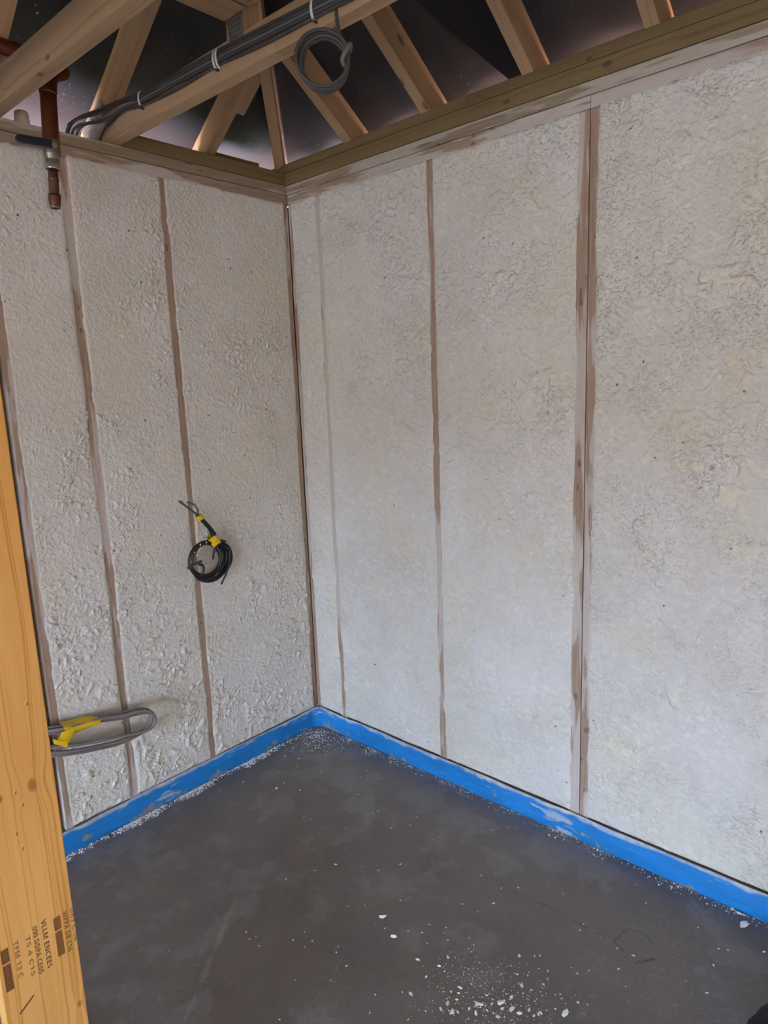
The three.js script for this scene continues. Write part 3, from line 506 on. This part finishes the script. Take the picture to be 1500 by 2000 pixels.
{ // black coil tied up on the left wall
  const t = thing('cable_coil', 'black cable coil bound with yellow tape on the left wall', 'cable coil', [0.012, 0.955, 0.556]);
  // (z, y) on the wall, n off it; z grows to the left in the photo
  const loop = (rz, ry, cz, cy, n, ph) => { const p = []; for (let k = 0; k < 28; k++) { const a = k / 28 * Math.PI * 2; p.push([n + 0.004 * Math.sin(a + ph), cy + Math.sin(a) * ry, cz + Math.cos(a) * rz]); } return p; };
  [[.084, .074, .004, .002, .012, 0], [.080, .070, .008, .004, .020, 1], [.086, .078, -.002, -.002, .018, 2], [.078, .074, .010, .000, .008, 3], [.090, .080, -.006, -.004, .013, 4], [.073, .068, .016, .004, .024, 5], [.088, .083, -.002, -.008, .023, 1.6], [.070, .064, .018, .002, .016, 2.5], [.076, .080, .012, -.006, .027, .7], [.094, .078, -.012, -.002, .020, 3.6], [.082, .066, .006, .006, .028, 5.4], [.066, .072, .022, -.004, .022, 4.4]].forEach((a) => put('cable_loop', tube(loop(...a), 0.0042, 90, 8, true), black, t));
  const neck = [[0.034, 0.083, -0.022], [0.034, 0.115, -0.014], [0.030, 0.150, 0.008], [0.024, 0.185, 0.034]];
  [[0, 0], [0.006, 0.004], [-0.003, 0.008], [0.004, -0.006]].forEach(([a, b]) => put('cable_stem', tube(neck.map(([n, y, z]) => [n + a, y + b * 0.6, z + b]), 0.0052, 30, 8), black, t));
  [[0, 0.252, 0.096], [0.003, 0.250, 0.090], [0.0, 0.243, 0.022]].forEach(([n, y, z], i) => put('cable_end', tube([[0.026, 0.188, 0.036 + i * 0.003], [0.020, 0.208, i === 2 ? 0.034 : 0.056], [0.010, 0.232, i === 2 ? 0.042 : 0.080], [-0.008, y, i === 2 ? 0.060 : z]], 0.0036, 30, 8), i === 2 ? grey : darkGrey, t));
  band(V(0.025, 0.180, 0.032), V(-0.2, 1, 0.75), 0.013, 0.020, yellow, t);
  band(V(0.026, 0.078, -0.024), V(0, 0.9, 0.5), 0.0215, 0.040, yellow, t, 'tape', 0.9, 1);
  put('cable_tail', tube([[0.03, 0.07, -0.03], [0.032, 0.045, -0.022], [0.032, 0.02, -0.012], [0.033, 0.004, -0.008]], 0.0042, 20, 8), black, t);
  put('cable_tail', tube([[0.03, 0.02, -0.092], [0.030, -0.03, -0.086], [0.028, -0.075, -0.066], [0.024, -0.112, -0.044]], 0.0038, 24, 8), black, t);
  put('cable_tail', tube([[0.03, 0.072, -0.03], [0.032, 0.07, -0.055], [0.034, 0.064, -0.072]], 0.0042, 16, 8), black, t);
  put('cable_tail', tube([[0.028, -0.010, 0.104], [0.036, 0.000, 0.080], [0.038, 0.006, 0.052]], 0.0062, 16, 8), darkGrey, t);
  put('cable_tail', tube([[0.034, -0.006, 0.058], [0.038, -0.010, 0.046], [0.036, -0.030, 0.040], [0.03, -0.052, 0.050]], 0.0042, 18, 8), black, t);
  const r = rng(77), bits = [];
  for (let i = 0; i < 24; i++) { const a = lerp(1.7, 3.3, r()), rad = 0.080 + (r() - 0.5) * 0.022, s = new THREE.IcosahedronGeometry(0.0014 + r() * 0.0024, 0); s.scale(1, 0.7 + r(), 1); s.translate(0.030 + r() * 0.006, Math.sin(Math.PI - a) * rad, -Math.cos(a) * rad + 0.0); bits.push(s); }
  const b = put('foam_flecks', mergeGeometries(bits), foamBit, t); b.userData.kind = 'stuff';
}
{ // grey loop sticking out beside the post
  const t = thing('cable_loop', 'folded grey cable loop with yellow tape beside the pine post', 'cable loop', [0.05, 0.40, 0.88]);
  for (let i = 0; i < 4; i++) {
    const n = [0, 0.010, 0.020, 0.006][i], d = [0, 0.011, 0.003, 0.018][i], e = [0.010, -0.002, 0.018, -0.012][i];
    put('cable', tube([[-0.03 + n, 0.125 - d, 0.44], [n, 0.108 - d, 0.34], [n + 0.004, 0.090 - d * 0.9, 0.20], [n + 0.006, 0.072 - d, 0.12], [n + 0.006, 0.064 - d, 0.06], [n + 0.004, 0.040 - d * 0.6, 0.016 - d * 0.2], [n, 0.0, -0.002 + d * 0.9], [n + 0.002, -0.030 + e * 0.3 + d, 0.012 + d * 0.8], [n + 0.006, -0.036 + e * 0.5 + d * 0.6, 0.052], [n + 0.008, -0.026 + e, 0.13], [n + 0.006, -0.006 + e * 1.2, 0.24], [n, 0.022 + e * 1.3, 0.35], [-0.03 + n, 0.045 + e * 1.4, 0.44]], 0.0062, 120, 9), i % 2 ? std({ color: lin(0.20, 0.165, 0.155), roughness: 0.5 }) : std({ color: lin(0.235, 0.20, 0.19), roughness: 0.48 }), t);
  }
  // tape: a wound sleeve and two folded flags
  const ribbon = (rows) => { const pos = [], idx = []; rows.forEach((r, i) => { for (const p of r) pos.push(...p); if (i) for (let k = 0; k < r.length - 1; k++) { const a = (i - 1) * r.length + k, b = a + 1, c = a + r.length, d = c + 1; idx.push(a, b, c, b, d, c); } }); const g = new THREE.BufferGeometry(); g.setAttribute('position', new THREE.Float32BufferAttribute(pos, 3)); g.setIndex(idx); const th = g.clone(); th.translate(-0.0009, 0, 0); g.computeVertexNormals(); th.computeVertexNormals(); return mergeGeometries([g, th]); };
  put('tape', ribbon([0, 0.25, 0.5, 0.75, 1].map((k) => { const z = lerp(0.212, 0.336, k), y = lerp(0.083, 0.101, k) + 0.003 * Math.sin(k * 6), h = lerp(0.016, 0.024, k); return [[-0.012, y + h * 0.8, z], [0.022, y + h * 0.7, z], [0.036, y, z - 0.001], [0.030, y - h * 0.8, z - 0.003], [0.0, y - h * 0.9, z - 0.004]]; })), yellow, t);
  put('tape', ribbon([[[0.036, 0.102, 0.348], [0.040, 0.099, 0.326], [0.038, 0.094, 0.302]], [[0.044, 0.092, 0.357], [0.046, 0.082, 0.336], [0.040, 0.074, 0.316]], [[0.040, 0.082, 0.366], [0.044, 0.068, 0.346], [0.042, 0.056, 0.328]]]), yellow, t);
  put('tape', ribbon([[[0.040, 0.092, 0.380], [0.044, 0.084, 0.381], [0.042, 0.076, 0.379]], [[0.048, 0.079, 0.360], [0.050, 0.068, 0.359], [0.046, 0.058, 0.357]], [[0.044, 0.070, 0.332], [0.047, 0.056, 0.336], [0.044, 0.043, 0.340]]]), yellow, t);
}

// ------------------------------------------------------------------ copper pipe with lever valve
{
  const copper = std({ color: lin(0.20, 0.064, 0.038), metalness: 0.8, roughness: 0.38 }), dull = std({ color: lin(0.155, 0.068, 0.043), metalness: 0.7, roughness: 0.5 }), brass = std({ color: lin(0.25, 0.225, 0.185), metalness: 0.75, roughness: 0.38 }), steel = std({ color: lin(0.6, 0.6, 0.58), metalness: 0.9, roughness: 0.3 }), lever = std({ color: lin(0.012, 0.016, 0.035), roughness: 0.45 });
  const top = V(0.10, 2.567, 1.022), bot = V(0.10, 2.210, 1.043), t = thing('copper_pipe', 'copper water pipe with elbow and dark lever valve hanging at the left', 'pipe', [bot.x, bot.y, bot.z]);
  const ax = top.clone().sub(bot), L = ax.length(), q = new THREE.Quaternion().setFromUnitVectors(V(0, 1, 0), ax.clone().normalize());
  const lathe = (name, prof, mat) => { const g = new THREE.LatheGeometry(prof.map(([r, y]) => new THREE.Vector2(r, y)), 28); g.applyQuaternion(q); return put(name, g, mat, t); };
  lathe('pipe', [[0.0235, 0.185], [0.0240, 0.19], [0.0240, L], [0.001, L]], copper);
  lathe('valve_body', [[0.001, 0.118], [0.0195, 0.118], [0.0205, 0.122], [0.0205, 0.138], [0.0185, 0.142], [0.0235, 0.148], [0.0255, 0.156], [0.0255, 0.176], [0.0245, 0.186], [0.026, 0.190], [0.026, 0.198], [0.001, 0.199]], brass);
  lathe('union_nut', [[0.0205, 0.112], [0.0215, 0.114], [0.0215, 0.126], [0.019, 0.130], [0.001, 0.13]], steel);
  lathe('tail_pipe', [[0.0145, 0.03], [0.0145, 0.078], [0.0165, 0.080], [0.0165, 0.085], [0.0148, 0.088], [0.0148, 0.112], [0.001, 0.112]], dull);
  lathe('end_cap', [[0.001, 0.002], [0.0130, 0.0], [0.0158, 0.003], [0.0168, 0.012], [0.0180, 0.024], [0.0185, 0.032], [0.0165, 0.038], [0.001, 0.038]], dull);
  lathe('end_ring', [[0.0110, -0.003], [0.0155, -0.002], [0.0160, 0.004], [0.0120, 0.003]], brass);
  lathe('collar', [[0.024, 0.330], [0.0265, 0.333], [0.0265, 0.352], [0.024, 0.355]], copper);
  // elbow that turns back toward the truss
  const e = top.clone().sub(bot);
  put('elbow', tube([e.clone().add(V(0, -0.01, 0)), e.clone().add(V(0, 0.02, -0.006)), e.clone().add(V(-0.004, 0.040, -0.026)), e.clone().add(V(-0.008, 0.052, -0.052))], 0.0262, 24, 20), copper, t);
  put('branch_pipe', tube([e.clone().add(V(0, 0.02, 0.0)), e.clone().add(V(0.0, 0.06, 0.03)), e.clone().add(V(0.0, 0.068, 0.14)), e.clone().add(V(0.0, 0.068, 0.60))], 0.024, 40, 18), copper, t);
  // lever: a flat handle with a rounded tip
  const s = new THREE.Shape(); s.moveTo(0, -0.009); s.lineTo(0.070, -0.0085); s.quadraticCurveTo(0.100, -0.010, 0.100, 0.0); s.quadraticCurveTo(0.100, 0.0105, 0.072, 0.009); s.lineTo(0, 0.009); s.closePath();
  const lg = new THREE.ExtrudeGeometry(s, { depth: 0.006, bevelEnabled: true, bevelSize: 0.003, bevelThickness: 0.003, bevelSegments: 2 }); lg.rotateY(-Math.PI / 2); lg.rotateX(0.06);
  lg.translate(0.034, 0.176, 0.004); put('lever_handle', lg, lever, t);
  const st = new THREE.CylinderGeometry(0.007, 0.008, 0.034, 16); st.rotateZ(Math.PI / 2); st.translate(0.020, 0.172, -0.004); put('valve_stem', st, steel, t);
}
{ // small cream plastic cap standing on the plate
  const g = new THREE.LatheGeometry([[0.001, 0.044], [0.010, 0.044], [0.0145, 0.041], [0.0158, 0.036], [0.0172, 0.010], [0.0225, 0.0], [0.001, 0.0]].map(([r, y]) => new THREE.Vector2(r, y)), 24);
  g.scale(1.3, 1, 1.3); const c = put('plastic_cap', g, std({ color: lin(0.50, 0.46, 0.37), roughness: 0.5 })); c.position.set(-0.03, 2.4755, 1.058); tag(c, 'cream plastic cap on the wall plate beside the copper pipe', 'cap');
}

// ------------------------------------------------------------------ foam crumbs and dust on the slab
function lump(seed, flat = 0.5) {                                      // an angular shard with flat facets
  const g = new THREE.IcosahedronGeometry(1, 0), p = g.attributes.position, v = V(0, 0, 0);
  for (let i = 0; i < p.count; i++) { v.fromBufferAttribute(p, i); const k = 0.45 + 1.0 * hash(Math.round(v.x * 50), Math.round(v.y * 50) + Math.round(v.z * 50) * 131, seed); p.setXYZ(i, v.x * k * 1.35, Math.max(-0.25, v.y * k * flat), v.z * k * 0.8); }
  g.computeVertexNormals(); return g;
}
const lumps = [1, 2, 3, 4, 5, 6].map((s) => lump(s));
const crumbSpots = [
[1.937, 0.06, 12], [1.083, 0.725, 9], [1.162, 0.76, 7], [1.527, 0.743, 7], [1.671, 0.666, 7], [1.894, 0.012, 6], [1.326, 0.879, 5], [1.419, 0.837, 5], [1.444, 0.852, 5],
[1.479, 0.79, 5], [1.487, 0.785, 5], [1.556, 0.744, 5], [1.543, 0.785, 5], [1.914, 0.022, 5], [1.267, 0.78, 4], [1.331, 0.718, 4], [1.416, 0.778, 4], [1.416, 0.864, 4],
[1.472, 0.814, 4], [1.494, 0.814, 4], [1.538, 0.712, 4], [1.538, 0.758, 4], [1.58, 0.74, 4], [1.594, 0.714, 4], [1.621, 0.705, 4], [1.541, 0.664, 4], [1.484, 0.583, 4],
[0.131, 0.552, 4], [0.28, 0.493, 4], [0.799, 0.654, 3], [0.935, 0.582, 3], [0.973, 0.512, 3], [1.422, 0.794, 3], [1.431, 0.812, 3], [1.454, 0.841, 3], [1.51, 0.762, 3],
[1.612, 0.723, 3], [1.619, 0.712, 3], [1.33, 0.757, 3], [1.323, 0.809, 3], [1.318, 0.461, 3], [1.733, 0.377, 3], [1.907, 0.2, 3], [2.007, 0.13, 3], [1.914, 0.268, 3],
[1.718, 0.446, 3], [1.928, 0.371, 3], [0.111, 0.307, 3], [0.335, 0.291, 3], [0.367, 0.439, 3], [0.488, 0.019, 3], [1.048, 0.431, 2], [1.218, 0.382, 2], [1.253, 0.347, 2],
[1.301, 0.389, 2], [0.722, 0.811, 2], [1.243, 0.526, 2], [1.299, 0.522, 2], [1.083, 0.639, 2], [1.009, 0.728, 2], [0.97, 0.765, 2], [1.12, 0.755, 2], [1.181, 0.718, 2],
[1.215, 0.657, 2], [1.218, 0.696, 2], [1.262, 0.634, 2], [1.269, 0.654, 2], [1.254, 0.718, 2], [1.293, 0.668, 2], [1.362, 0.634, 2], [0.804, 1.036, 2], [0.876, 1.043, 2],
[0.984, 0.958, 2], [1.07, 0.912, 2], [1.059, 0.894, 2], [0.941, 0.921, 2], [0.985, 0.929, 2], [1.126, 0.927, 2], [1.051, 1.052, 2], [1.128, 0.989, 2], [1.253, 0.942, 2],
[1.111, 1.157, 2], [1.369, 0.941, 2], [1.279, 0.99, 2], [0.84, 1.027, 2], [0.833, 1.046, 2], [0.937, 0.964, 2], [0.877, 0.603, 2], [0.767, 0.719, 2], [1.434, 0.749, 2],
[1.487, 0.742, 2], [1.483, 0.751, 2], [1.51, 0.787, 2], [1.556, 0.683, 2], [1.567, 0.66, 2], [1.582, 0.623, 2], [1.534, 0.614, 2], [1.537, 0.626, 2], [1.512, 0.641, 2],
[1.478, 0.67, 2], [1.549, 0.586, 2], [1.572, 0.578, 2], [1.617, 0.526, 2], [1.658, 0.504, 2], [1.638, 0.533, 2], [1.702, 0.604, 2], [1.681, 0.614, 2], [1.643, 0.631, 2],
[1.633, 0.622, 2], [1.352, 0.762, 2], [1.343, 0.352, 2], [1.466, 0.286, 2], [1.683, 0.158, 2], [1.687, 0.38, 2], [1.837, 0.158, 2], [1.929, 0.188, 2], [1.872, 0.368, 2],
[2.012, 0.293, 2], [1.519, 0.557, 2], [1.529, 0.544, 2], [1.756, 0.488, 2], [1.572, 0.36, 2], [1.575, 0.388, 2], [0.138, 0.231, 2], [0.272, 0.448, 2], [0.219, 0.332, 2],
[0.307, 0.126, 2], [0.483, 0.162, 2], [0.065, 0.465, 2], [0.108, 0.651, 2], [0.515, 0.55, 2], [0.544, 0.541, 2], [0.688, 0.384, 2], [0.704, 0.362, 2], [0.71, 0.339, 2],
[0.851, 0.276, 2], [0.864, 0.328, 2], [0.82, 0.386, 2], [0.685, 0.492, 2], [0.573, 0.312, 2]];

{
  const r = rng(5);
  const names = ['largest flat foam flake on the floor, close to the blue strip at the right', 'large foam chunk with a broken top near the middle of the floor', 'white foam chunk just in front of the large broken one', 'long foam sliver in the crumb cluster at the bottom edge', 'separate foam chunk right of the bottom crumb cluster'];
  const mats = [foamBit, std({ color: lin(0.76, 0.75, 0.71), roughness: 0.95 })];
  crumbSpots.forEach(([x, z, s], i) => {
    const m = put('foam_crumb', lumps[i % 6], mats[i % 2]), k = s * 0.0013 * (0.85 + 0.3 * r());
    m.scale.set(k * (i === 3 ? 0.7 : 1), k * (s > 8 ? 0.55 : 0.9), k * (i === 3 ? 1.7 : 1)); m.rotation.y = r() * 6.28; m.position.set(x, 0.25 * m.scale.y * 0.9, z);
    if (i < 5) tag(m, names[i], 'foam chunk'); else {
      const where = Math.hypot(x - 1.48, z - 0.77) < 0.19 ? ['small white foam crumb in the dense cluster at the bottom edge', 'crumbs in the bottom cluster'] : z < 0.10 ? ['small foam crumb close against the blue strip under the right wall', 'crumbs by the right strip']
        : x < 0.62 ? ['small foam crumb on the far floor toward the corner', 'crumbs toward the corner'] : x > 1.62 ? ['small foam crumb on the floor toward the right wall, near the scuffed ring mark', 'crumbs at the right of the floor'] : z > 0.86 ? ['small foam crumb on the dark floor near the pine post', 'crumbs at the left of the floor'] : ['small foam crumb scattered over the middle of the floor', 'crumbs in the middle of the floor'];
      tag(m, where[0], 'foam crumb', where[1]);
    }
  });
  // grains too fine to count: drifts against the strip and a thin scatter
  const geo = new THREE.IcosahedronGeometry(1, 0), list = [], q = new THREE.Quaternion(), mt = new THREE.Matrix4();
  const grain = (x, z, s) => { q.setFromEuler(new THREE.Euler(r() * 3, r() * 6, r() * 3)); mt.compose(V(x, s * 0.5, z), q, V(s, s * (0.5 + 0.5 * r()), s * (0.6 + 0.6 * r()))); list.push(mt.clone()); };
  for (let i = 0; i < 7000; i++) { const z = Math.pow(r(), 0.8) * 1.35 + 0.05, heap = fbm(z * 13, 1, 61, 3); if (r() > 0.12 + sstep(0.34, 0.80, heap)) continue; grain(0.0185 + Math.pow(r(), 2.4) * 0.036 * (0.4 + heap), z, 0.0009 + r() * r() * 0.0034); }
  for (let i = 0; i < 5200; i++) { const x = r() * 2.1 + 0.05, heap = fbm(x * 13, 2, 62, 3); if (r() > 0.10 + 0.8 * sstep(0.40, 0.85, heap)) continue; grain(x, 0.0185 + Math.pow(r(), 2.4) * 0.045 * (0.3 + heap), 0.0007 + r() * r() * 0.0026); }
  for (let i = 0; i < 500; i++) { const a = r() * 6.28, d = Math.pow(r(), 1.5) * 0.22; grain(0.10 + Math.abs(Math.cos(a)) * d - 0.065 * r(), 0.10 + Math.abs(Math.sin(a)) * d - 0.065 * r(), 0.0008 + r() * r() * 0.0026); }
  for (let i = 0; i < 700; i++) { const a = r() * 6.28, d = Math.sqrt(-2 * Math.log(1 - r() * 0.98)); grain(1.50 + Math.cos(a) * d * 0.10 + 0.0, 0.76 + Math.sin(a) * d * 0.07, 0.0006 + r() * r() * 0.0016); }
  for (let i = 0; i < 900; i++) { const x = 0.1 + r() * 2.0, z = 0.08 + r() * 1.2; if (fbm(x * 4, z * 4, 64, 3) < 0.45) continue; grain(x, z, 0.0004 + r() * r() * 0.0013); }
  const im = new THREE.InstancedMesh(geo, foamBit, list.length); im.name = 'foam_dust'; list.forEach((m, i) => im.setMatrixAt(i, m)); im.castShadow = im.receiveShadow = true; im.userData.kind = 'stuff'; tag(im, 'fine white foam dust drifted along the blue strip and floor', 'foam dust'); scene.add(im);
}
{ // foam spatter on the underlay above the nearest truss
  const r = rng(9), bits = [];
  const dot = (x, z, s) => { const g = new THREE.SphereGeometry(s, 8, 6); g.scale(1, 0.6, 1); g.rotateZ(0.61); g.translate(x, ROOF_R + 0.132 + PITCH * x, z); bits.push(g); };
  for (let i = 0; i < 60; i++) dot(0.05 + r() * 0.35, 0.95 + r() * 0.45, 0.0012 + r() * r() * 0.004);
  const m = put('foam_spatter', mergeGeometries(bits), foamBit); m.userData.kind = 'stuff'; tag(m, 'white foam spatter on the dark roof underlay at the top left', 'foam spatter');
}
{ // black rubble sack at the right edge
  const g = new THREE.SphereGeometry(1, 64, 40), p = g.attributes.position, v = V(0, 0, 0);
  for (let i = 0; i < p.count; i++) {
    v.fromBufferAttribute(p, i); const th = Math.atan2(v.z, v.x), cr = Math.abs(fbm(Math.cos(th) * 3 + 9, Math.sin(th) * 3 + v.y * 2, 95, 4) - 0.5) * 0.35, k = 0.92 - cr + 0.1 * fbm(v.x * 2 + 5, v.z * 2 + v.y, 96, 2);
    p.setXYZ(i, v.x * k * 0.28, Math.max(0, (v.y * 0.6 + 0.4) * k) * 0.20, v.z * k * 0.28);
  }
  g.computeVertexNormals();
  const b = put('rubble_sack', g, std({ color: lin(0.004, 0.004, 0.004), roughness: 0.75 })); b.position.set(2.312, 0.0, 0.535); tag(b, 'black plastic sack just showing at the bottom right corner', 'sack');
}

scene.traverse((o) => { if (o.isMesh) o.castShadow = o.receiveShadow = true; });
renderer.render(scene, camera);
